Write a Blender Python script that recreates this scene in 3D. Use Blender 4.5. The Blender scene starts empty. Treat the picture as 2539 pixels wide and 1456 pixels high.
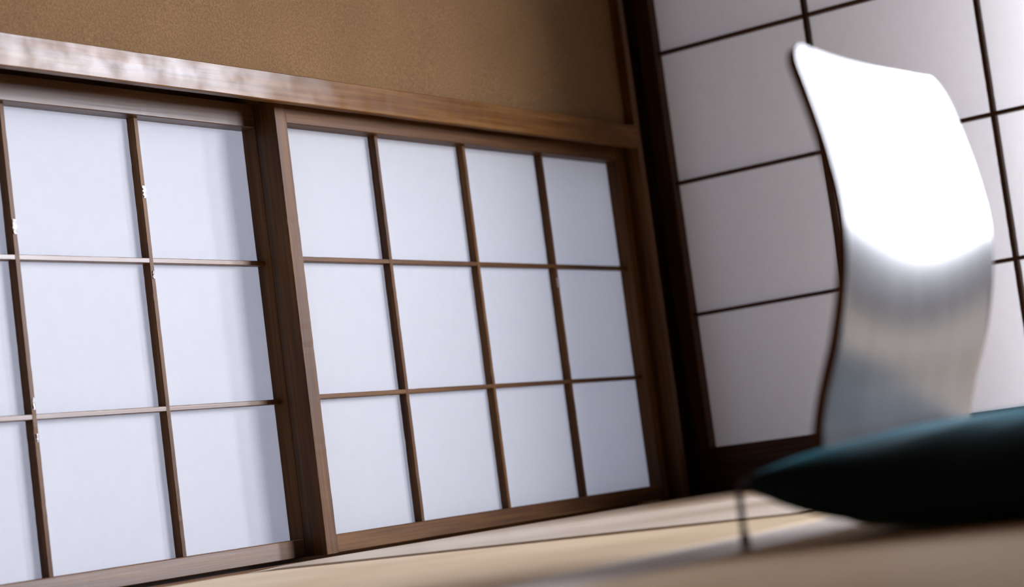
import bpy, bmesh, math, random
from mathutils import Vector, Matrix, noise
random.seed(7)
SC = bpy.context.scene
COL = SC.collection

# ------------------------------------------------------------------ materials
def nodes_of(name):
    m = bpy.data.materials.new(name); m.use_nodes = True
    nt = m.node_tree; nt.nodes.clear()
    out = nt.nodes.new('ShaderNodeOutputMaterial')
    return m, nt, out
def N(nt, t, **kw):
    n = nt.nodes.new(t)
    for k, v in kw.items(): setattr(n, k, v)
    return n
def ramp(nt, pts):
    r = N(nt, 'ShaderNodeValToRGB')
    el = r.color_ramp.elements
    while len(el) < len(pts): el.new(0.5)
    for e, (p, c) in zip(el, pts): e.position = p; e.color = (*c, 1)
    return r
def principled(nt, out, rough=.5, spec=.5):
    b = N(nt, 'ShaderNodeBsdfPrincipled')
    b.inputs['Roughness'].default_value = rough
    b.inputs['Specular IOR Level'].default_value = spec
    nt.links.new(b.outputs[0], out.inputs[0]); return b
def coords(nt, scale):
    tc = N(nt, 'ShaderNodeTexCoord'); mp = N(nt, 'ShaderNodeMapping')
    mp.inputs['Scale'].default_value = scale
    nt.links.new(tc.outputs['Object'], mp.inputs[0]); return mp

def wood(name, axis, dark, mid, light, rough=.46, spec=.17, bump=.12, gloss=None):
    m, nt, out = nodes_of(name)
    b = principled(nt, out, rough, spec)
    sc = [160, 160, 160]; sc[axis] = 5
    mp = coords(nt, sc)
    n1 = N(nt, 'ShaderNodeTexNoise'); n1.inputs['Scale'].default_value = 1; n1.inputs['Detail'].default_value = 5
    nt.links.new(mp.outputs[0], n1.inputs[0])
    sc2 = [26, 26, 26]; sc2[axis] = 2.2
    mp2 = coords(nt, sc2)
    n2 = N(nt, 'ShaderNodeTexNoise'); n2.inputs['Scale'].default_value = 1; n2.inputs['Detail'].default_value = 3
    nt.links.new(mp2.outputs[0], n2.inputs[0])
    mx = N(nt, 'ShaderNodeMath', operation='MULTIPLY_ADD')
    mx.inputs[1].default_value = .45
    nt.links.new(n1.outputs[0], mx.inputs[0])
    mul = N(nt, 'ShaderNodeMath', operation='MULTIPLY'); mul.inputs[1].default_value = .55
    nt.links.new(n2.outputs[0], mul.inputs[0]); nt.links.new(mul.outputs[0], mx.inputs[2])
    r = ramp(nt, [(.34, dark), (.5, mid), (.68, light)])
    nt.links.new(mx.outputs[0], r.inputs[0])
    nt.links.new(r.outputs[0], b.inputs['Base Color'])
    bp = N(nt, 'ShaderNodeBump'); bp.inputs['Strength'].default_value = bump; bp.inputs['Distance'].default_value = .002
    nt.links.new(n1.outputs[0], bp.inputs['Height']); nt.links.new(bp.outputs[0], b.inputs['Normal'])
    if gloss:                                   # specular raised to build the lintel highlight: (x from, x to, specular there)
        tg = N(nt, 'ShaderNodeTexCoord'); sg = N(nt, 'ShaderNodeSeparateXYZ'); nt.links.new(tg.outputs['Object'], sg.inputs[0])
        ms = N(nt, 'ShaderNodeMapRange', interpolation_type='SMOOTHSTEP')
        ms.inputs['From Min'].default_value = gloss[0]; ms.inputs['From Max'].default_value = gloss[1]
        ms.inputs['To Min'].default_value = spec; ms.inputs['To Max'].default_value = gloss[2]
        nt.links.new(sg.outputs[0], ms.inputs[0])
        ng = N(nt, 'ShaderNodeTexNoise'); ng.inputs['Scale'].default_value = 22; ng.inputs['Detail'].default_value = 4
        nt.links.new(tg.outputs['Object'], ng.inputs[0])
        mg = N(nt, 'ShaderNodeMapRange'); mg.inputs['From Min'].default_value = .35; mg.inputs['From Max'].default_value = .6
        mg.inputs['To Min'].default_value = .45; mg.inputs['To Max'].default_value = 1
        nt.links.new(ng.outputs[0], mg.inputs[0])
        mm = N(nt, 'ShaderNodeMath', operation='MULTIPLY'); nt.links.new(ms.outputs[0], mm.inputs[0]); nt.links.new(mg.outputs[0], mm.inputs[1])
        nt.links.new(mm.outputs[0], b.inputs['Specular IOR Level'])
    rr = N(nt, 'ShaderNodeMapRange'); rr.inputs['To Min'].default_value = rough - .1; rr.inputs['To Max'].default_value = rough + .14
    nt.links.new(n2.outputs[0], rr.inputs[0]); nt.links.new(rr.outputs[0], b.inputs['Roughness'])
    return m
WD, WM, WL = (.042, .013, .0015), (.090, .035, .007), (.155, .070, .018)
M = {}
for i, a in enumerate('xyz'):
    M['wood_' + a] = wood('aged_cedar_' + a, i, WD, WM, WL)
    M['dark_' + a] = wood('dark_cedar_' + a, i, (.030, .010, .004), (.055, .020, .008), (.085, .034, .013))
M['beam'] = wood('lintel_cedar', 0, (.070, .025, .004), (.125, .050, .009), (.20, .095, .026), rough=.40, spec=.10, gloss=(-1.05, -1.55, .62), bump=.2)

M['rail'] = wood('polished_cedar', 0, WD, WM, WL, rough=.40, spec=.6)
def plaster(name, c1, c2, c3):
    m, nt, out = nodes_of(name)
    b = principled(nt, out, .9, .15)
    mp = coords(nt, (1, 1, 1))
    n1 = N(nt, 'ShaderNodeTexNoise'); n1.inputs['Scale'].default_value = 260; n1.inputs['Detail'].default_value = 6; n1.inputs['Roughness'].default_value = .7
    n2 = N(nt, 'ShaderNodeTexNoise'); n2.inputs['Scale'].default_value = 9; n2.inputs['Detail'].default_value = 3
    n3 = N(nt, 'ShaderNodeTexVoronoi'); n3.inputs['Scale'].default_value = 120
    for n in (n1, n2, n3): nt.links.new(mp.outputs[0], n.inputs[0])
    r = ramp(nt, [(.3, c1), (.5, c2), (.75, c3)])
    nt.links.new(n1.outputs[0], r.inputs[0])
    sp = ramp(nt, [(.0, (.45, .4, .35)), (.13, (1, 1, 1))])
    nt.links.new(n3.outputs['Distance'], sp.inputs[0])
    mr = N(nt, 'ShaderNodeMapRange'); mr.inputs['To Min'].default_value = .86; mr.inputs['To Max'].default_value = 1.12
    nt.links.new(n2.outputs[0], mr.inputs[0])
    mm = N(nt, 'ShaderNodeMixRGB', blend_type='MULTIPLY'); mm.inputs[0].default_value = .6
    nt.links.new(r.outputs[0], mm.inputs[1]); nt.links.new(sp.outputs[0], mm.inputs[2])
    m2 = N(nt, 'ShaderNodeMixRGB', blend_type='MULTIPLY'); m2.inputs[0].default_value = 1
    nt.links.new(mm.outputs[0], m2.inputs[1]); nt.links.new(mr.outputs[0], m2.inputs[2])
    nt.links.new(m2.outputs[0], b.inputs['Base Color'])
    bp = N(nt, 'ShaderNodeBump'); bp.inputs['Strength'].default_value = .35; bp.inputs['Distance'].default_value = .002
    nt.links.new(n1.outputs[0], bp.inputs['Height']); nt.links.new(bp.outputs[0], b.inputs['Normal'])
    return m
M['plaster'] = plaster('ochre_earth_plaster', (.118, .062, .024), (.172, .096, .042), (.245, .150, .076))
M['ceiling'] = wood('ceiling_boards', 0, (.25, .15, .08), (.32, .2, .11), (.38, .25, .15))

def paper(name, trans, tint):
    m, nt, out = nodes_of(name)
    mp = coords(nt, (1, 1, 1))
    n1 = N(nt, 'ShaderNodeTexNoise'); n1.inputs['Scale'].default_value = 45; n1.inputs['Detail'].default_value = 8; n1.inputs['Roughness'].default_value = .65
    nt.links.new(mp.outputs[0], n1.inputs[0])
    r = ramp(nt, [(.3, tuple(c * .965 for c in tint)), (.7, tint)])
    nt.links.new(n1.outputs[0], r.inputs[0])
    d = N(nt, 'ShaderNodeBsdfDiffuse'); t = N(nt, 'ShaderNodeBsdfTranslucent')
    nt.links.new(r.outputs[0], d.inputs[0]); nt.links.new(r.outputs[0], t.inputs[0])
    mix = N(nt, 'ShaderNodeMixShader'); mix.inputs[0].default_value = trans
    nt.links.new(d.outputs[0], mix.inputs[1]); nt.links.new(t.outputs[0], mix.inputs[2])
    nt.links.new(mix.outputs[0], out.inputs[0])
    return m
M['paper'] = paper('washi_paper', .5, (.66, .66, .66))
M['paper_door'] = paper('washi_paper_brightened', .5, (.90, .89, .90))  # paler copy of the window paper, to brighten the dimly lit door

def tatami(name, axis, k=1.0, rough=.47, aniso=.9, spec=.5, tint=(1, 1, 1)):
    m, nt, out = nodes_of(name)
    b = principled(nt, out, rough, spec)
    b.inputs['Anisotropic'].default_value = aniso
    tv = N(nt, 'ShaderNodeCombineXYZ')          # rushes scatter light across their length
    tv.inputs[axis].default_value = 1
    nt.links.new(tv.outputs[0], b.inputs['Tangent'])
    sc = [9, 9, 9]; sc[axis] = 420
    mp = coords(nt, sc)
    n1 = N(nt, 'ShaderNodeTexNoise'); n1.inputs['Scale'].default_value = 1; n1.inputs['Detail'].default_value = 3
    nt.links.new(mp.outputs[0], n1.inputs[0])
    mp2 = coords(nt, (1, 1, 1))
    n2 = N(nt, 'ShaderNodeTexNoise'); n2.inputs['Scale'].default_value = 6; n2.inputs['Detail'].default_value = 4
    nt.links.new(mp2.outputs[0], n2.inputs[0])
    r = ramp(nt, [(.3, tuple(a * b * k for a, b in zip((.68, .53, .37), tint))), (.55, tuple(a * b * k for a, b in zip((.80, .66, .50), tint))), (.8, tuple(a * b * k for a, b in zip((.88, .76, .60), tint)))])
    ad = N(nt, 'ShaderNodeMath', operation='MULTIPLY_ADD'); ad.inputs[1].default_value = .35
    ml = N(nt, 'ShaderNodeMath', operation='MULTIPLY'); ml.inputs[1].default_value = .65
    nt.links.new(n1.outputs[0], ad.inputs[0]); nt.links.new(n2.outputs[0], ml.inputs[0]); nt.links.new(ml.outputs[0], ad.inputs[2])
    nt.links.new(ad.outputs[0], r.inputs[0]); nt.links.new(r.outputs[0], b.inputs['Base Color'])
    bp = N(nt, 'ShaderNodeBump'); bp.inputs['Strength'].default_value = .08; bp.inputs['Distance'].default_value = .001
    nt.links.new(n1.outputs[0], bp.inputs['Height']); nt.links.new(bp.outputs[0], b.inputs['Normal'])
    return m
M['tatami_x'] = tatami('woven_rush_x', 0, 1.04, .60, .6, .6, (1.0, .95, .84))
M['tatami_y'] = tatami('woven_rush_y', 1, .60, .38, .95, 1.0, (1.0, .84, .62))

def lacquer():
    m, nt, out = nodes_of('lacquered_bentwood')
    b = principled(nt, out, .5, .2)
    mp = coords(nt, (30, 30, 3))
    n1 = N(nt, 'ShaderNodeTexNoise'); n1.inputs['Scale'].default_value = 1; n1.inputs['Detail'].default_value = 5
    nt.links.new(mp.outputs[0], n1.inputs[0])
    r = ramp(nt, [(.3, (.05, .047, .052)), (.7, (.07, .066, .072))])
    nt.links.new(n1.outputs[0], r.inputs[0]); nt.links.new(r.outputs[0], b.inputs['Base Color'])
    b.inputs['Coat Weight'].default_value = 1; b.inputs['Coat Roughness'].default_value = .24; b.inputs['Coat IOR'].default_value = 1.85
    return m
M['lacquer'] = lacquer()
M['ply_edge'] = wood('dark_plywood_edge', 2, (.10, .036, .012), (.16, .065, .024), (.22, .095, .04), rough=.5)

def velvet():
    m, nt, out = nodes_of('dark_teal_cushion_cloth')
    b = principled(nt, out, .6, .2)
    mp = coords(nt, (1, 1, 1))
    n1 = N(nt, 'ShaderNodeTexNoise'); n1.inputs['Scale'].default_value = 240; n1.inputs['Detail'].default_value = 3
    nt.links.new(mp.outputs[0], n1.inputs[0])
    r = ramp(nt, [(.3, (.003, .014, .019)), (.7, (.006, .026, .034))])
    nt.links.new(n1.outputs[0], r.inputs[0]); nt.links.new(r.outputs[0], b.inputs['Base Color'])
    b.inputs['Sheen Weight'].default_value = .45; b.inputs['Sheen Roughness'].default_value = .35
    b.inputs['Sheen Tint'].default_value = (.08, .44, .58, 1)
    bp = N(nt, 'ShaderNodeBump'); bp.inputs['Strength'].default_value = .2; bp.inputs['Distance'].default_value = .001
    nt.links.new(n1.outputs[0], bp.inputs['Height']); nt.links.new(bp.outputs[0], b.inputs['Normal'])
    return m
M['cushion'] = velvet()
def flat(name, col, rough=.7, spec=.3):
    m, nt, out = nodes_of(name)
    b = principled(nt, out, rough, spec)
    n1 = N(nt, 'ShaderNodeTexNoise'); n1.inputs['Scale'].default_value = 80
    r = ramp(nt, [(.3, tuple(c * .85 for c in col)), (.7, tuple(min(1, c * 1.1) for c in col))])
    nt.links.new(n1.outputs[0], r.inputs[0]); nt.links.new(r.outputs[0], b.inputs['Base Color'])
    return m
M['tassel'] = flat('blue_grey_thread', (.09, .10, .14))
M['scrap'] = flat('torn_white_paper', (.72, .72, .75), .9)
M['tape'] = flat('grey_paper_tab', (.36, .31, .29), .8)
M['bounce_white'] = flat('white_bounce_boards', (.93, .90, .87), .9)  # white chosen to bounce light onto the back of the door paper
M['ground'] = flat('garden_gravel', (.36, .355, .37), .95)

# ------------------------------------------------------------------ geometry helpers
def link_bm(name, bm, mat, parent=None, smooth=False, origin=None):
    bmesh.ops.recalc_face_normals(bm, faces=bm.faces)
    me = bpy.data.meshes.new(name)
    if origin is not None:
        bmesh.ops.translate(bm, verts=bm.verts, vec=-Vector(origin))
    bm.to_mesh(me); bm.free()
    if smooth:
        for p in me.polygons: p.use_smooth = True
    for m in (mat if isinstance(mat, (list, tuple)) else [mat]): me.materials.append(m)
    o = bpy.data.objects.new(name, me); COL.objects.link(o)
    if origin is not None: o.location = origin
    if parent is not None:
        o.parent = parent
        if origin is not None: o.location = Vector(origin) - parent.location
        else: o.location = -parent.location
    return o
def add_box(bm, x0, x1, y0, y1, z0, z1, bev=0.0, seg=2):
    r = bmesh.ops.create_cube(bm, size=1)
    vs = r['verts']
    for v in vs:
        v.co = Vector(((x0 + x1) / 2 + v.co.x * (x1 - x0), (y0 + y1) / 2 + v.co.y * (y1 - y0), (z0 + z1) / 2 + v.co.z * (z1 - z0)))
    if bev > 0:
        es = list({e for v in vs for e in v.link_edges})
        bmesh.ops.bevel(bm, geom=es, offset=bev, segments=seg, affect='EDGES', profile=.5)
def box(name, b, mat, parent=None, bev=.0015):
    bm = bmesh.new(); add_box(bm, *b, bev=bev)
    return link_bm(name, bm, mat, parent)
def boxes(name, bs, mat, parent=None, bev=.0015):
    bm = bmesh.new()
    for b in bs: add_box(bm, *b, bev=bev)
    return link_bm(name, bm, mat, parent)
def empty(name, loc):
    o = bpy.data.objects.new(name, None); COL.objects.link(o)
    o.location = loc; o.empty_display_size = .1
    return o
def struct(o, label=None, cat=None):
    o['kind'] = 'structure'
    if label: o['label'] = label
    if cat: o['category'] = cat
    return o
def tag(o, label, cat, group=None):
    o['label'] = label; o['category'] = cat
    if group: o['group'] = group
    return o
def worn_bar(name, b, mat, parent, axis, seed, amp=.0006, step=.012, bev=.0012):
    """slat with slightly uneven, worn arrises"""
    x0, x1, y0, y1, z0, z1 = b
    lo, hi = [x0, y0, z0], [x1, y1, z1]
    n = max(2, int((hi[axis] - lo[axis]) / step))
    o1, o2 = [a for a in range(3) if a != axis]
    bm = bmesh.new(); rings = []
    c = bev
    a0, a1, b0, b1 = lo[o1], hi[o1], lo[o2], hi[o2]
    prof = [(a0 + c, b0), (a1 - c, b0), (a1, b0 + c), (a1, b1 - c), (a1 - c, b1), (a0 + c, b1), (a0, b1 - c), (a0, b0 + c)]
    for i in range(n + 1):
        t = lo[axis] + (hi[axis] - lo[axis]) * i / n
        ring = []
        for j, (p, q) in enumerate(prof):
            d = noise.noise(Vector((t * 38 + seed * 7.3, j // 2 * 3.1, seed))) * amp
            d2 = noise.noise(Vector((t * 120 + seed * 3.3, j // 2 * 5.1, seed + 9))) * amp * .5
            ca, cb = (a0 + a1) / 2, (b0 + b1) / 2
            w = [0, 0, 0]; w[axis] = t
            w[o1] = p + (1 if p < ca else -1) * abs(d + d2); w[o2] = q + (1 if q < cb else -1) * abs(d + d2)
            ring.append(bm.verts.new(w))
        rings.append(ring)
    for r0, r1 in zip(rings, rings[1:]):
        for j in range(8): bm.faces.new((r0[j], r0[(j + 1) % 8], r1[(j + 1) % 8], r1[j]))
    bm.faces.new(rings[0]); bm.faces.new(rings[-1])
    return link_bm(name, bm, mat, parent)

H = .0895                      # camera height above the mats
CX, CY = -3.73, -2.10          # camera; corner of the room is the origin

# ------------------------------------------------------------------ shoji sash builder
def sash(name, loc, along, label, x0, x1, yf, thick, z0, z1, stile_w, rail_lo, rail_hi, vbars, hbars,
         kum_recess, paper_d, vw, hw, mats, kit=None, seed=1, pap='paper'):
    """built in wall coordinates: u along the wall, d = depth outwards from the front face, z up.
       along='x': u=x, depth=+y ; along='y': u=y, depth=+x"""
    root = empty(name, loc)
    struct(root, label, kit)
    def B(u0, u1, d0, d1, zz0, zz1):
        if along == 'x': return (u0, u1, yf + d0, yf + d1, zz0, zz1)
        return (yf + d0, yf + d1, u0, u1, zz0, zz1)
    ax = 0 if along == 'x' else 1
    mh, mv = mats
    sl = x0, x0 + stile_w; sr = x1 - stile_w, x1
    worn_bar('stile', B(*sl, 0, thick, z0, z1), mv, root, 2, seed, .0007, .01)
    worn_bar('stile', B(*sr, 0, thick, z0, z1), mv, root, 2, seed + 1, .0005, .01)
    worn_bar('top_rail', B(sl[1], sr[0], .0008, thick - .0005, rail_hi, z1), mh, root, ax, seed + 2, .0003)
    worn_bar('bottom_rail', B(sl[1], sr[0], .0008, thick - .0005, z0, rail_lo), mh, root, ax, seed + 3, .0003)
    k = seed * 10
    for u in vbars:
        worn_bar('muntin', B(u - vw / 2, u + vw / 2, kum_recess, paper_d, rail_lo, rail_hi), mv, root, 2, k, .0007, .008, .0008); k += 1
    for z in hbars:
        worn_bar('muntin', B(sl[1], sr[0], kum_recess + .0004, paper_d, z - hw / 2, z + hw / 2), mh, root, ax, k, .0004, .012, .0008); k += 1
    # paper glued on the far side of the lattice; faint sag between bars
    us = [sl[1] - .002] + sorted(vbars) + [sr[0] + .002]
    zs = [rail_lo - .002] + sorted(hbars) + [rail_hi + .002]
    bm = bmesh.new(); n = 8
    def grid(a):
        r = []
        for p, q in zip(a, a[1:]):
            for i in range(n): r.append((p + (q - p) * i / n, i / n))
        r.append((a[-1], 0)); return r
    gu, gz = grid(us), grid(zs)
    def mk(off):
        vs = []
        for u, fu in gu:
            row = []
            for z, fz in gz:
                s = math.sin(math.pi * fu) * math.sin(math.pi * fz) * .0012
                s += .0005 * noise.noise(Vector((u * 9, z * 9, seed)))
                b = B(u, u, paper_d + .0002 + off + s, paper_d + off, z, z)
                row.append(bm.verts.new((b[0], b[2], b[4])))
            vs.append(row)
        return vs
    va = mk(0)
    for i in range(len(gu) - 1):
        for j in range(len(gz) - 1):
            bm.faces.new((va[i][j], va[i + 1][j], va[i + 1][j + 1], va[i][j + 1]))
    link_bm('paper', bm, M[pap], root, smooth=True)
    return root

WX, WZ = M['wood_x'], M['wood_z']
# ---- left wall: the two low sliding windows
zlo, zhi = .0337, .7317
hb = (.2657, .5010)
w1 = sash('window_1', (-.69, 0, 0), 'x', 'paper window sash in the front track, beside the corner', -1.261, -.124, 0, .033, .0036, .7730, .0305,
          zlo, zhi, (-.9728, -.7018, -.4322), hb, .0145, .031, .0095, .0082, (WX, WZ), 'window', 1)
w2 = sash('window_2', (-1.79, 0, 0), 'x', 'paper window sash in the rear track, further from the corner', -2.362, -1.225, .050, .033, .0036, .7730, .0307,
          zlo, zhi, (-2.065, -1.7950, -1.5225), hb, .0145, .031, .0095, .0082, (M['rail'], WZ), 'window', 2)

# torn paper left on the muntin fronts of window 2, paper tab on window 1
def scrap(name, x, y, z, w, h, mat, parent, label, seed, t=.0016):
    bm = bmesh.new(); rnd = random.Random(seed)
    n = 7; rows = []
    for i in range(n + 1):
        f = i / n
        l = -w / 2 * (1 + .5 * rnd.uniform(-1, 1)); r = w / 2 * (1 + .5 * rnd.uniform(-1, 1))
        zz = z - h / 2 + h * f
        rows.append([bm.verts.new((x + l, y, zz)), bm.verts.new((x + r, y, zz)),
                     bm.verts.new((x + r, y - t * rnd.uniform(.5, 1.6), zz)), bm.verts.new((x + l, y - t * rnd.uniform(.5, 1.6), zz))])
    for a, b in zip(rows, rows[1:]):
        for j in range(4): bm.faces.new((a[j], a[(j + 1) % 4], b[(j + 1) % 4], b[j]))
    bm.faces.new(rows[0]); bm.faces.new(rows[-1])
    o = link_bm(name, bm, mat, parent); o['label'] = label
    return o
FS = []
for (x, z, h, s) in ((-1.7945, .546, .022, 3), (-1.5215, .611, .020, 4), (-1.5215, .478, .012, 5), (-1.7945, .285, .018, 6), (-1.7945, .235, .012, 8)):
    scrap('paper_scrap', x, .0650, z, .0065 if h > .019 else .003, h, M['scrap'], w2, 'torn white paper left on the muntin', s)
def tab():
    bm = bmesh.new(); add_box(bm, -.4322 - .0046, -.4322 + .0046, .0140, .0148, .467 - .010, .467 + .010)
    o = link_bm('paper_tab', bm, M['tape'], w1); o['label'] = 'small grey paper tab stuck on a muntin'
tab()

# ---- lintel with two grooves in its underside (trim_1)
zb, zt = .7555, .8045
YF = -.040
bm = bmesh.new()
def prism_x(bm, prof, x0, x1, n=60, amp=.0006, seed=0):
    rings = []
    for i in range(n + 1):
        x = x0 + (x1 - x0) * i / n
        rings.append([bm.verts.new((x, y + amp * noise.noise(Vector((x * 14, y * 50, z * 40 + seed))), z + amp * noise.noise(Vector((x * 17, y * 50 + 5, z * 40 + seed))))) for y, z in prof])
    m = len(prof)
    for a, b in zip(rings, rings[1:]):
        for j in range(m): bm.faces.new((a[j], a[(j + 1) % m], b[(j + 1) % m], b[j]))
    bm.faces.new(rings[0]); bm.faces.new(rings[-1])
g = .034
prof = [(YF, zb + .0015), (YF + .0015, zb), (-.026, zb), (-.026, zb + g), (.036, zb + g), (.036, zb + .024), (.047, zb + .024), (.047, zb + g),
        (.088, zb + g), (.088, zb), (.10, zb), (.10, zt), (YF + .0015, zt), (YF, zt - .0015)]
prism_x(bm, prof, -2.3645, -.122)
struct(link_bm('trim_1', bm, M['beam']), 'worn wooden lintel above the paper windows', 'trim')
# ---- sill with tracks (trim_2)
bm = bmesh.new()
prof = [(-.030, -.05), (-.030, -.0012), (-.0285, .0), (-.012, .0), (-.012, -.014), (.038, -.014), (.038, -.004), (.046, -.004), (.046, -.014), (.0865, -.014), (.0865, .018), (.10, .018), (.10, -.05)]
prism_x(bm, prof, -2.3645, -.097, amp=.0003, seed=3)
struct(link_bm('trim_2', bm, M['wood_x']), 'wooden sill under the paper windows', 'trim')
# ---- jamb strip, corner post
def vstrip(name, b, mat, label, seed):
    o = worn_bar(name, b, mat, None, 2, seed, .0006, .02, .002)
    return struct(o, label, 'trim')
vstrip('trim_3', (-.1215, -.097, -.033, .10, -.03, 2.35), M['wood_z'], 'slim dark jamb strip at the right end of the paper windows', 31)
struct(boxes('trim_4', [(-.097, .03, .055, .12, -.03, 2.35), (.034, .10, -.03, .12, -.03, 2.35)], M['dark_z'], bev=.002), 'dark corner post recessed behind the jamb', 'trim')
struct(boxes('trim_5', [(-2.50, -2.364, -.04, .10, -.03, 2.35)], M['wood_z'], bev=.002), 'post at the far end of the low windows', 'trim')

# ---- walls, floor, ceiling
bm = bmesh.new()
def grid_wall(bm, x0, x1, z0, z1, y, n=120, mm=60, seed=0, amp=.0016):
    vs = [[bm.verts.new((x0 + (x1 - x0) * i / n, y + amp * noise.fractal(Vector((x0 + (x1 - x0) * i / n * 1.0, z0 + (z1 - z0) * j / mm, seed)) * 9, 1, 2, 4), z0 + (z1 - z0) * j / mm)) for j in range(mm + 1)] for i in range(n + 1)]
    for i in range(n):
        for j in range(mm): bm.faces.new((vs[i][j], vs[i + 1][j], vs[i + 1][j + 1], vs[i][j + 1]))
grid_wall(bm, -2.47, -.1215, zt - .004, 2.35, -.012)
add_box(bm, -2.47, -.1215, -.008, .10, zt - .002, 2.35)
add_box(bm, -6.2, -2.50, -.012, .10, -.05, 2.35)
struct(link_bm('wall_left', bm, M['plaster'], smooth=False), 'ochre earth plaster wall above the low paper windows', 'wall')
bm = bmesh.new()
add_box(bm, .0, .10, -4.6, -.03, 1.93, 2.35)
add_box(bm, .0, .10, -1.50, -1.262, -.05, 1.93)
add_box(bm, .0, .10, -4.6, -3.20, -.05, 1.93)
add_box(bm, .0, .10, -3.20, -1.50, -.05, .42)
struct(link_bm('wall_right', bm, M['plaster']), 'ochre plaster wall over the tall paper door', 'wall')
struct(box('wall_rear', (-6.3, -6.2, -4.6, .1, -.05, 2.35), M['plaster']), 'ochre plaster wall behind the camera', 'wall')
struct(box('wall_near', (-6.2, .1, -4.7, -4.6, -.05, 2.35), M['plaster']), 'ochre plaster wall facing the low windows', 'wall')
struct(box('ceiling', (-6.3, .1, -4.7, .1, 2.35, 2.40), M['ceiling']), 'boarded wooden ceiling', 'ceiling')
struct(box('floor', (-6.3, .1, -4.7, .1, -.12, -.055), M['dark_x']), 'boards beneath the tatami', 'floor')
# door head and door track
struct(box('trim_6', (-.03, .08, -1.262, .0, 1.86, 1.93), M['wood_y']), 'wooden head beam over the tall paper door', 'trim')
struct(box('trim_7', (-.002, .10, -1.262, .03, -.05, -.0035), M['dark_y']), 'dark wooden threshold under the tall paper door', 'trim')

struct(box('trim_8', (-.03, .08, -1.262, -1.222, -.0035, 1.86), M['wood_z']), 'post at the open end of the tall paper door', 'trim')
# ---- right wall: tall paper door
d1 = sash('door_1', (0, -.6, 0), 'y', 'tall paper sliding door to the right of the corner', -.985, -.0015, 0, .033, -.003, 1.86, .0385,
          .0980, 1.855, (-.7735, -.4010), (.3900, .6835, .9770, 1.2705, 1.564), .0135, .030, .0098, .0080, (M['dark_y'], M['dark_z']), 'door', 5, 'paper_door')

# ------------------------------------------------------------------ tatami mats
def mat(x0, x1, y0, y1, axis, label, seed, dz=0.0):
    nx, ny = int((x1 - x0) / .02), max(3, int((y1 - y0) / .02))
    g = .0032; x0 += g; x1 -= g; y0 += g; y1 -= g
    def s(t): t = max(0, min(1, t)); return t * t * (3 - 2 * t)
    # finer rows near the edges
    def axis_pts(a, b, n):
        pts = [a, a + .0015, a + .004, a + .01] + [a + (b - a) * i / n for i in range(1, n)] + [b - .01, b - .004, b - .0015, b]
        return sorted(set(round(p, 5) for p in pts))
    xs, ys = axis_pts(x0, x1, nx), axis_pts(y0, y1, ny)
    bm = bmesh.new(); top = []
    for x in xs:
        row = []
        for y in ys:
            ex = min(x - x0, x1 - x); ey = min(y - y0, y1 - y)
            z = -.0030 * (1 - s(ex / .10)) - .0030 * (1 - s(ey / .08)) + .0006 * noise.noise(Vector((x * 3, y * 3, seed))) + dz
            e = min(ex, ey)
            if e < .006: z -= (.0045 if dz == 0 else .001) * (1 - e / .006) ** 2
            row.append(bm.verts.new((x, y, z)))
        top.append(row)
    for i in range(len(xs) - 1):
        for j in range(len(ys) - 1): bm.faces.new((top[i][j], top[i + 1][j], top[i + 1][j + 1], top[i][j + 1]))
    ring = [top[i][0] for i in range(len(xs))] + [top[-1][j] for j in range(1, len(ys))] + [top[i][-1] for i in range(len(xs) - 2, -1, -1)] + [top[0][j] for j in range(len(ys) - 2, 0, -1)]
    low = [bm.verts.new((v.co.x, v.co.y, -.055)) for v in ring]
    n = len(ring)
    for i in range(n): bm.faces.new((ring[i], ring[(i + 1) % n], low[(i + 1) % n], low[i]))
    bm.faces.new(low)
    o = link_bm('tatami_mat', bm, M['tatami_' + axis], smooth=True)
    tag(o, label, 'mat', 'tatami mats covering the floor')
XS = -1.50; YS = -1.10
mat(XS, -.004, YS, -.031, 'y', 'straw tatami mat filling the corner between the low windows and the tall paper door', 1, .0030)
mat(XS - 1.76, XS, YS, -.031, 'x', 'straw tatami mat along the low windows, left of the seam', 2)
YT = YS - .142  # narrow strips added so the floor shows a pale stripe of light
mat(XS - 1.76, XS, YT, YS, 'y', 'narrow mat strip added to make the pale light stripe left of the chair', 3)
mat(XS, -.004, YT, YS, 'y', 'narrow mat strip added to continue the light stripe behind the chair back', 4)
mat(XS - 1.76, XS, YT - .88, YT, 'x', 'straw tatami mat in the foreground, carrying the floor chair', 5)
mat(XS, -.004, YT - .88, YT, 'x', 'straw tatami mat to the right of the floor chair', 6)
mat(-6.19, XS - 1.76, YT - .88, -.031, 'y', 'straw tatami mat at the far left of the low windows', 7)
mat(-6.19, -.004, -4.59, YT - .88, 'x', 'straw tatami mat behind the foreground mats', 8)

# ------------------------------------------------------------------ legless chair
def catmull(P, t):
    n = len(P) - 1; f = t * n; i = min(int(f), n - 1); u = f - i
    p0, p1, p2, p3 = P[max(i - 1, 0)], P[i], P[i + 1], P[min(i + 2, n)]
    return .5 * ((2 * p1) + (p2 - p0) * u + (2 * p0 - 5 * p1 + 4 * p2 - p3) * u * u + (3 * p1 - p0 - 3 * p2 + p3) * u ** 3)
yc = CY
prof_back = [(.7525 - .40, .020), (.7525 - .30, .0135), (.7525 - .20, .0125), (.7525 - .10, .0125), (.7525 - .035, .0135), (.754, .0205), (.770, .038), (.775, .062),
             (.7725, .092), (.762, .127), (.744, .170), (.7295, .217), (.7215, .262), (.7205, .30), (.7265, .350), (.7365, .400), (.7465, .440), (.7495, .4515)]
PV = [Vector((0, y + yc, z)) for y, z in prof_back]
XN, XF = CX + 1.612, CX + 1.972
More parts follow.
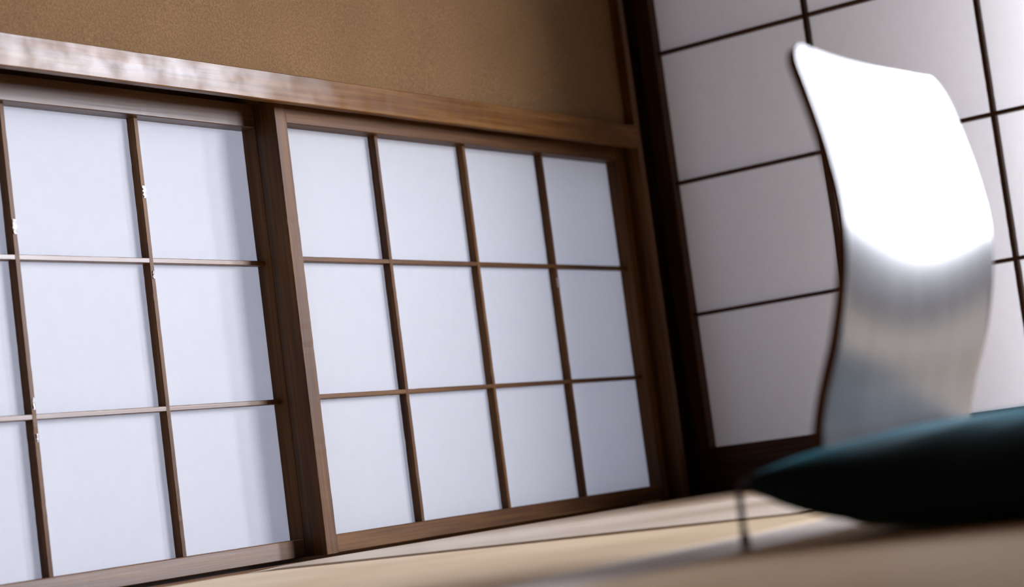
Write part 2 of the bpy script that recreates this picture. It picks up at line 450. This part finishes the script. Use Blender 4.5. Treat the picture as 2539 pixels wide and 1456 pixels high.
def chair():
    root = empty('floor_chair', ((XN + XF) / 2, yc + .55, 0))
    tag(root, 'legless floor chair with a pale glossy curved back, a dark teal cushion on its seat', 'chair')
    th = .0105; NS, NW = 110, 30
    t_split = 7.0 / 17
    def build(name, ta, tb, mats, round_top, round_front):
        bm = bmesh.new(); W = XF - XN
        front, back = [], []
        for i in range(NS + 1):
            t = ta + (tb - ta) * i / NS
            p = catmull(PV, t); q = catmull(PV, min(1, t + .004)); o = catmull(PV, max(0, t - .004))
            d = (q - o).normalized(); nrm = Vector((0, d.z, -d.y))    # away from the sitter: behind / below
            # distance from the ends for rounded corners
            def inset(dist, r):
                return 0 if dist >= r else r - math.sqrt(max(0, r * r - (r - dist) ** 2))
            if round_top: dist = (catmull(PV, 1) - p).length
            else: dist = (p - catmull(PV, 0)).length
            rn, rf = (.028, .034) if round_top else (.05, .05)
            if not (round_top or round_front): rn = rf = 0
            xl, xr = XN + inset(dist, rn), XF - inset(dist, rf)
            if round_top:
                zz = (p.z - .09) / .36
                bul = .007 * math.sin(math.pi * max(0, min(1, zz)))
                xr += bul * .6
            fr, br = [], []
            for j in range(NW + 1):
                u = j / NW
                x = xl + (xr - xl) * u
                c = 0
                if round_top:
                    zz = max(0, min(1, (p.z - .08) / .28)); zz = zz * zz * (3 - 2 * zz)
                    c = .023 * zz * (1 - .55 * max(0, min(1, (p.z - .30) / .15))) * (1 - (2 * u - 1) ** 2)              # shallow dish across the back
                w = p + Vector((x, c, 0))
                fr.append(bm.verts.new(w)); br.append(bm.verts.new(w + nrm * th))
            front.append(fr); back.append(br)
        for i in range(NS):
            for j in range(NW):
                bm.faces.new((front[i][j], front[i][j + 1], front[i + 1][j + 1], front[i + 1][j]))
                bm.faces.new((back[i][j], back[i + 1][j], back[i + 1][j + 1], back[i][j + 1]))
            for j in (0, NW):
                f = bm.faces.new((front[i][j], front[i + 1][j], back[i + 1][j], back[i][j])); f.material_index = 1
        for i in (0, NS):
            for j in range(NW):
                f = bm.faces.new((front[i][j], front[i][j + 1], back[i][j + 1], back[i][j])); f.material_index = 1
        bmesh.ops.recalc_face_normals(bm, faces=bm.faces)
        o = link_bm(name, bm, mats, root)
        for p in o.data.polygons: p.use_smooth = p.material_index == 0
        md = o.modifiers.new('soft', 'BEVEL'); md.width = .0016; md.segments = 2; md.limit_method = 'ANGLE'; md.angle_limit = math.radians(50)
        return o
    ba = build('backrest', t_split, 1, [M['lacquer'], M['ply_edge']], True, False); ba['label'] = 'pale glossy backrest with dark edges'
    build('seat', 0, t_split, [M['lacquer'], M['ply_edge']], False, True)
    return root
chair()

# ------------------------------------------------------------------ cushion
def cushion():
    x0, x1 = CX + 1.512, CX + 2.085
    y0, y1 = yc + .215, yc + .795
    n = 64
    cx, cy = (x0 + x1) / 2, (y0 + y1) / 2; hx, hy = (x1 - x0) / 2, (y1 - y0) / 2
    root = empty('floor_cushion', (cx, cy, .022))
    bm = bmesh.new()
    def base(u, v):
        # plan: edges pulled in between the corners
        pu = 1 - .055 * (1 - v * v) ; pv = 1 - .055 * (1 - u * u)
        x = cx + u * hx * (1 + .035 * abs(u * v) ** 6) * (1 - (1 - pu)); y = cy + v * hy * (1 - (1 - pv)) * (1 + .035 * abs(u * v) ** 6)
        e = max(0, 1 - abs(u) ** 6) * max(0, 1 - abs(v) ** 6)
        e = e ** .36
        return x, y, e
    def zt_(u, v, e):
        mid = .040 + .018 * (abs(u) ** 3 * abs(v) ** 3) - .022 * (abs(u) ** 6) * (1 - abs(v) ** 4)
        crown = .055 * e * (.86 + .14 * (1 - u * u) * (1 - v * v))
        dimp = -.014 * math.exp(-((u * 9) ** 2 + (v * 9) ** 2))
        wr = .0022 * noise.noise(Vector((u * 3, v * 3, 4)))
        fold = .0025 * e * noise.noise(Vector((u * 7 + v * 5, v * 2 - u * 2, 1)))
        return mid + crown + dimp * e + wr + fold
    def zb_(u, v, e, x, y):
        mid = .040 + .018 * (abs(u) ** 3 * abs(v) ** 3) - .022 * (abs(u) ** 6) * (1 - abs(v) ** 4)
        z = mid - .036 * e ** 1.2
        return max(z, .0135 if x > XN - .01 else .004)
    top, bot = [], []
    for i in range(n + 1):
        u = -1 + 2 * i / n; u = math.sin(u * math.pi / 2) * .35 + u * .65
        rt, rb = [], []
        for j in range(n + 1):
            v = -1 + 2 * j / n; v = math.sin(v * math.pi / 2) * .35 + v * .65
            x, y, e = base(u, v)
            # the part against the backrest stays in front of it
            y = min(y, yc + .83)
            if XN - .02 < x < XF + .02:
                z0 = zt_(u, v, e)
                y = min(y, yc + .745)
            t = bm.verts.new((x, y, zt_(u, v, e)))
            rt.append(t)
            if i in (0, n) or j in (0, n): rb.append(t)
            else: rb.append(bm.verts.new((x, y, zb_(u, v, e, x, y))))
        top.append(rt); bot.append(rb)
    for i in range(n):
        for j in range(n):
            bm.faces.new((top[i][j], top[i + 1][j], top[i + 1][j + 1], top[i][j + 1]))
            q = [bot[i][j], bot[i][j + 1], bot[i + 1][j + 1], bot[i + 1][j]]
            if len(set(q)) == 4:
                try: bm.faces.new(q)
                except ValueError: pass
    tag(root, 'plump dark teal square floor cushion lying on the legless chair', 'cushion')
    link_bm('cover', bm, M['cushion'], root, smooth=True)
    return root, (x0, x1, y0, y1)
cu, (qx0, qx1, qy0, qy1) = cushion()
def tube(bm, pts, r, n=8):
    rings = []
    for i, p in enumerate(pts):
        p = Vector(p); a = Vector(pts[max(0, i - 1)]); b = Vector(pts[min(len(pts) - 1, i + 1)])
        d = (b - a).normalized(); s = d.orthogonal().normalized(); t = d.cross(s)
        rr = r[i] if isinstance(r, (list, tuple)) else r
        rings.append([bm.verts.new(p + (s * math.cos(k * 2 * math.pi / n) + t * math.sin(k * 2 * math.pi / n)) * rr) for k in range(n)])
    for a, b in zip(rings, rings[1:]):
        for k in range(n): bm.faces.new((a[k], a[(k + 1) % n], b[(k + 1) % n], b[k]))
    bm.faces.new(rings[0]); bm.faces.new(rings[-1])
def tassel(x, y, z, seed, hang):
    bm = bmesh.new(); rnd = random.Random(seed)
    if hang:
        zend = .002
        pts = [(x + .016, y - .010, z + .001), (x + .003, y - .003, z + .002), (x, y, z - .003)] + [(x + .0006 * math.sin(k), y, z - (z - .012) * k / 6) for k in range(1, 7)]
        tube(bm, pts, .0030, 8)
        tube(bm, [(x, y, .018), (x, y, .014), (x, y, .009), (x + .001, y, .004)], [.002, .0042, .0046, .002], 10)
        for k in range(14):
            a = rnd.uniform(0, 6.28); l = rnd.uniform(.003, .008)
            tube(bm, [(x, y, .009), (x + l * .5 * math.cos(a), y + l * .5 * math.sin(a), .004), (x + l * math.cos(a), y + l * math.sin(a), .0012)], .0008, 5)
    else:
        tube(bm, [(x, y, z), (x + .01 * (1 if x > (qx0 + qx1) / 2 else -1), y, z - .02), (x + .012 * (1 if x > (qx0 + qx1) / 2 else -1), y, .006)], .0024, 8)
    o = link_bm('tassel', bm, M['tassel'], cu, smooth=True); o['label'] = 'blue grey corner tassel'
tassel(CX + 1.4996, CY + .8060, .057, 1, True)
tassel(qx1 + .008, qy0 - .006, .054, 2, False)
tassel(qx0 - .008, qy0 - .006, .054, 3, False)

# ------------------------------------------------------------------ outside the room
struct(box('ground', (-30, 30, -30, 30, -.62, -.55), M['ground'], bev=0), 'gravel garden outside', 'ground')
struct(box('wall_light_block', (.34, .42, -1.19, 1.2, -.05, 1.80), M['bounce_white']), 'added unseen wall that blocks and bounces light behind the tall paper door', 'wall')  # added to keep direct sky off the door paper and bounce soft light
struct(box('floor_corridor', (.10, 1.2, -4.7, 1.2, -.12, -.05), M['wood_y']), 'boards of the corridor', 'floor')
struct(box('ceiling_corridor', (.10, 1.3, -4.7, 1.2, 2.3, 2.36), M['ceiling']), 'corridor ceiling', 'ceiling')

# ------------------------------------------------------------------ daylight
SUN_HAZE, SKY_GLOW, SKY_BASE = 28.0, 3.2, 1.05
w = bpy.data.worlds.new('World'); SC.world = w; w.use_nodes = True
nt = w.node_tree; nt.nodes.clear()
wo = N(nt, 'ShaderNodeOutputWorld'); bg = N(nt, 'ShaderNodeBackground')
nt.links.new(bg.outputs[0], wo.inputs[0])
tc = N(nt, 'ShaderNodeTexCoord')
sep = N(nt, 'ShaderNodeSeparateXYZ'); nt.links.new(tc.outputs['Generated'], sep.inputs[0])
def math_(op, *a):
    n = N(nt, 'ShaderNodeMath', operation=op)
    for k, v in enumerate(a):
        if isinstance(v, (int, float)): n.inputs[k].default_value = v
        else: nt.links.new(v, n.inputs[k])
    return n.outputs[0]
def band(val, full, zero):
    r = N(nt, 'ShaderNodeMapRange', interpolation_type='SMOOTHSTEP')
    r.inputs['From Min'].default_value = full; r.inputs['From Max'].default_value = zero
    r.inputs['To Min'].default_value = 1; r.inputs['To Max'].default_value = 0
    nt.links.new(val, r.inputs[0]); return r.outputs[0]
az = math_('ARCTAN2', sep.outputs[1], sep.outputs[0])
el = math_('ARCSINE', sep.outputs[2])
dg = math.pi / 180
near_az = math_('ABSOLUTE', math_('ADD', az, 50 * dg))
near_el = math_('ABSOLUTE', math_('SUBTRACT', el, 16 * dg))
bright = math_('MULTIPLY', band(near_az, 21 * dg, 32 * dg), band(near_el, 20 * dg, 36 * dg))   # low hazy sun on the horizon side
broad = math_('MULTIPLY', band(near_az, 40 * dg, 80 * dg), band(el, 30 * dg, 80 * dg))
warm = math_('ADD', math_('MULTIPLY', bright, SUN_HAZE), math_('MULTIPLY', broad, SKY_GLOW))
def tinted(val, col):
    n = N(nt, 'ShaderNodeVectorMath', operation='SCALE'); n.inputs[0].default_value = col
    if isinstance(val, (int, float)): n.inputs['Scale'].default_value = val
    else: nt.links.new(val, n.inputs['Scale'])
    return n.outputs[0]
ad = N(nt, 'ShaderNodeVectorMath', operation='ADD')
nt.links.new(tinted(warm, (.88, .90, 1.0)), ad.inputs[0])
nt.links.new(tinted(SKY_BASE, (.72, .79, 1.06)), ad.inputs[1])
nt.links.new(ad.outputs[0], bg.inputs[0])
bg.inputs[1].default_value = 1.0

def portal(name, loc, rot, sx, sy):
    l = bpy.data.lights.new(name, 'AREA'); l.shape = 'RECTANGLE'; l.size = sx; l.size_y = sy; l.energy = 1
    l.cycles.is_portal = True
    o = bpy.data.objects.new(name, l); COL.objects.link(o); o.location = loc; o.rotation_euler = rot
portal('daylight_gap', (.05, -1.103, .93), (0, math.pi / 2, 0), 1.86, .235)
portal('daylight_window', (.05, -2.35, 1.175), (0, math.pi / 2, 0), 1.51, 1.70)

# ------------------------------------------------------------------ camera
R = [[0.56535179, 0.81470008, 0.1290005], [0.00423691, -0.15925888, 0.98722776], [0.82483901, -0.55758442, -0.0934891]]
# rows: camera right / down / forward expressed on (x, -y, -z)
def rowv(i): return Vector((R[i][0], -R[i][1], -R[i][2])).normalized()
right, down, fwd = rowv(0), rowv(1), rowv(2)
right = (right - fwd * right.dot(fwd)).normalized(); up = right.cross(fwd)
if up.dot(-down) < 0: up = -up
mw = Matrix((right, up, -fwd)).transposed().to_4x4()
mw.translation = (CX, CY, H)
cd = bpy.data.cameras.new('camera'); cam = bpy.data.objects.new('camera', cd); COL.objects.link(cam)
cam.matrix_world = mw
cd.sensor_width = 36; cd.lens = 4821.57 * 36 / 2539
cd.clip_start = .02
cd.dof.use_dof = True; cd.dof.focus_distance = 3.15; cd.dof.aperture_fstop = 3.2
SC.camera = cam
SC.view_settings.view_transform = 'Standard'; SC.view_settings.look = 'None'
SC.view_settings.gamma = 1; SC.view_settings.exposure = .45; SC.view_settings.use_curve_mapping = False
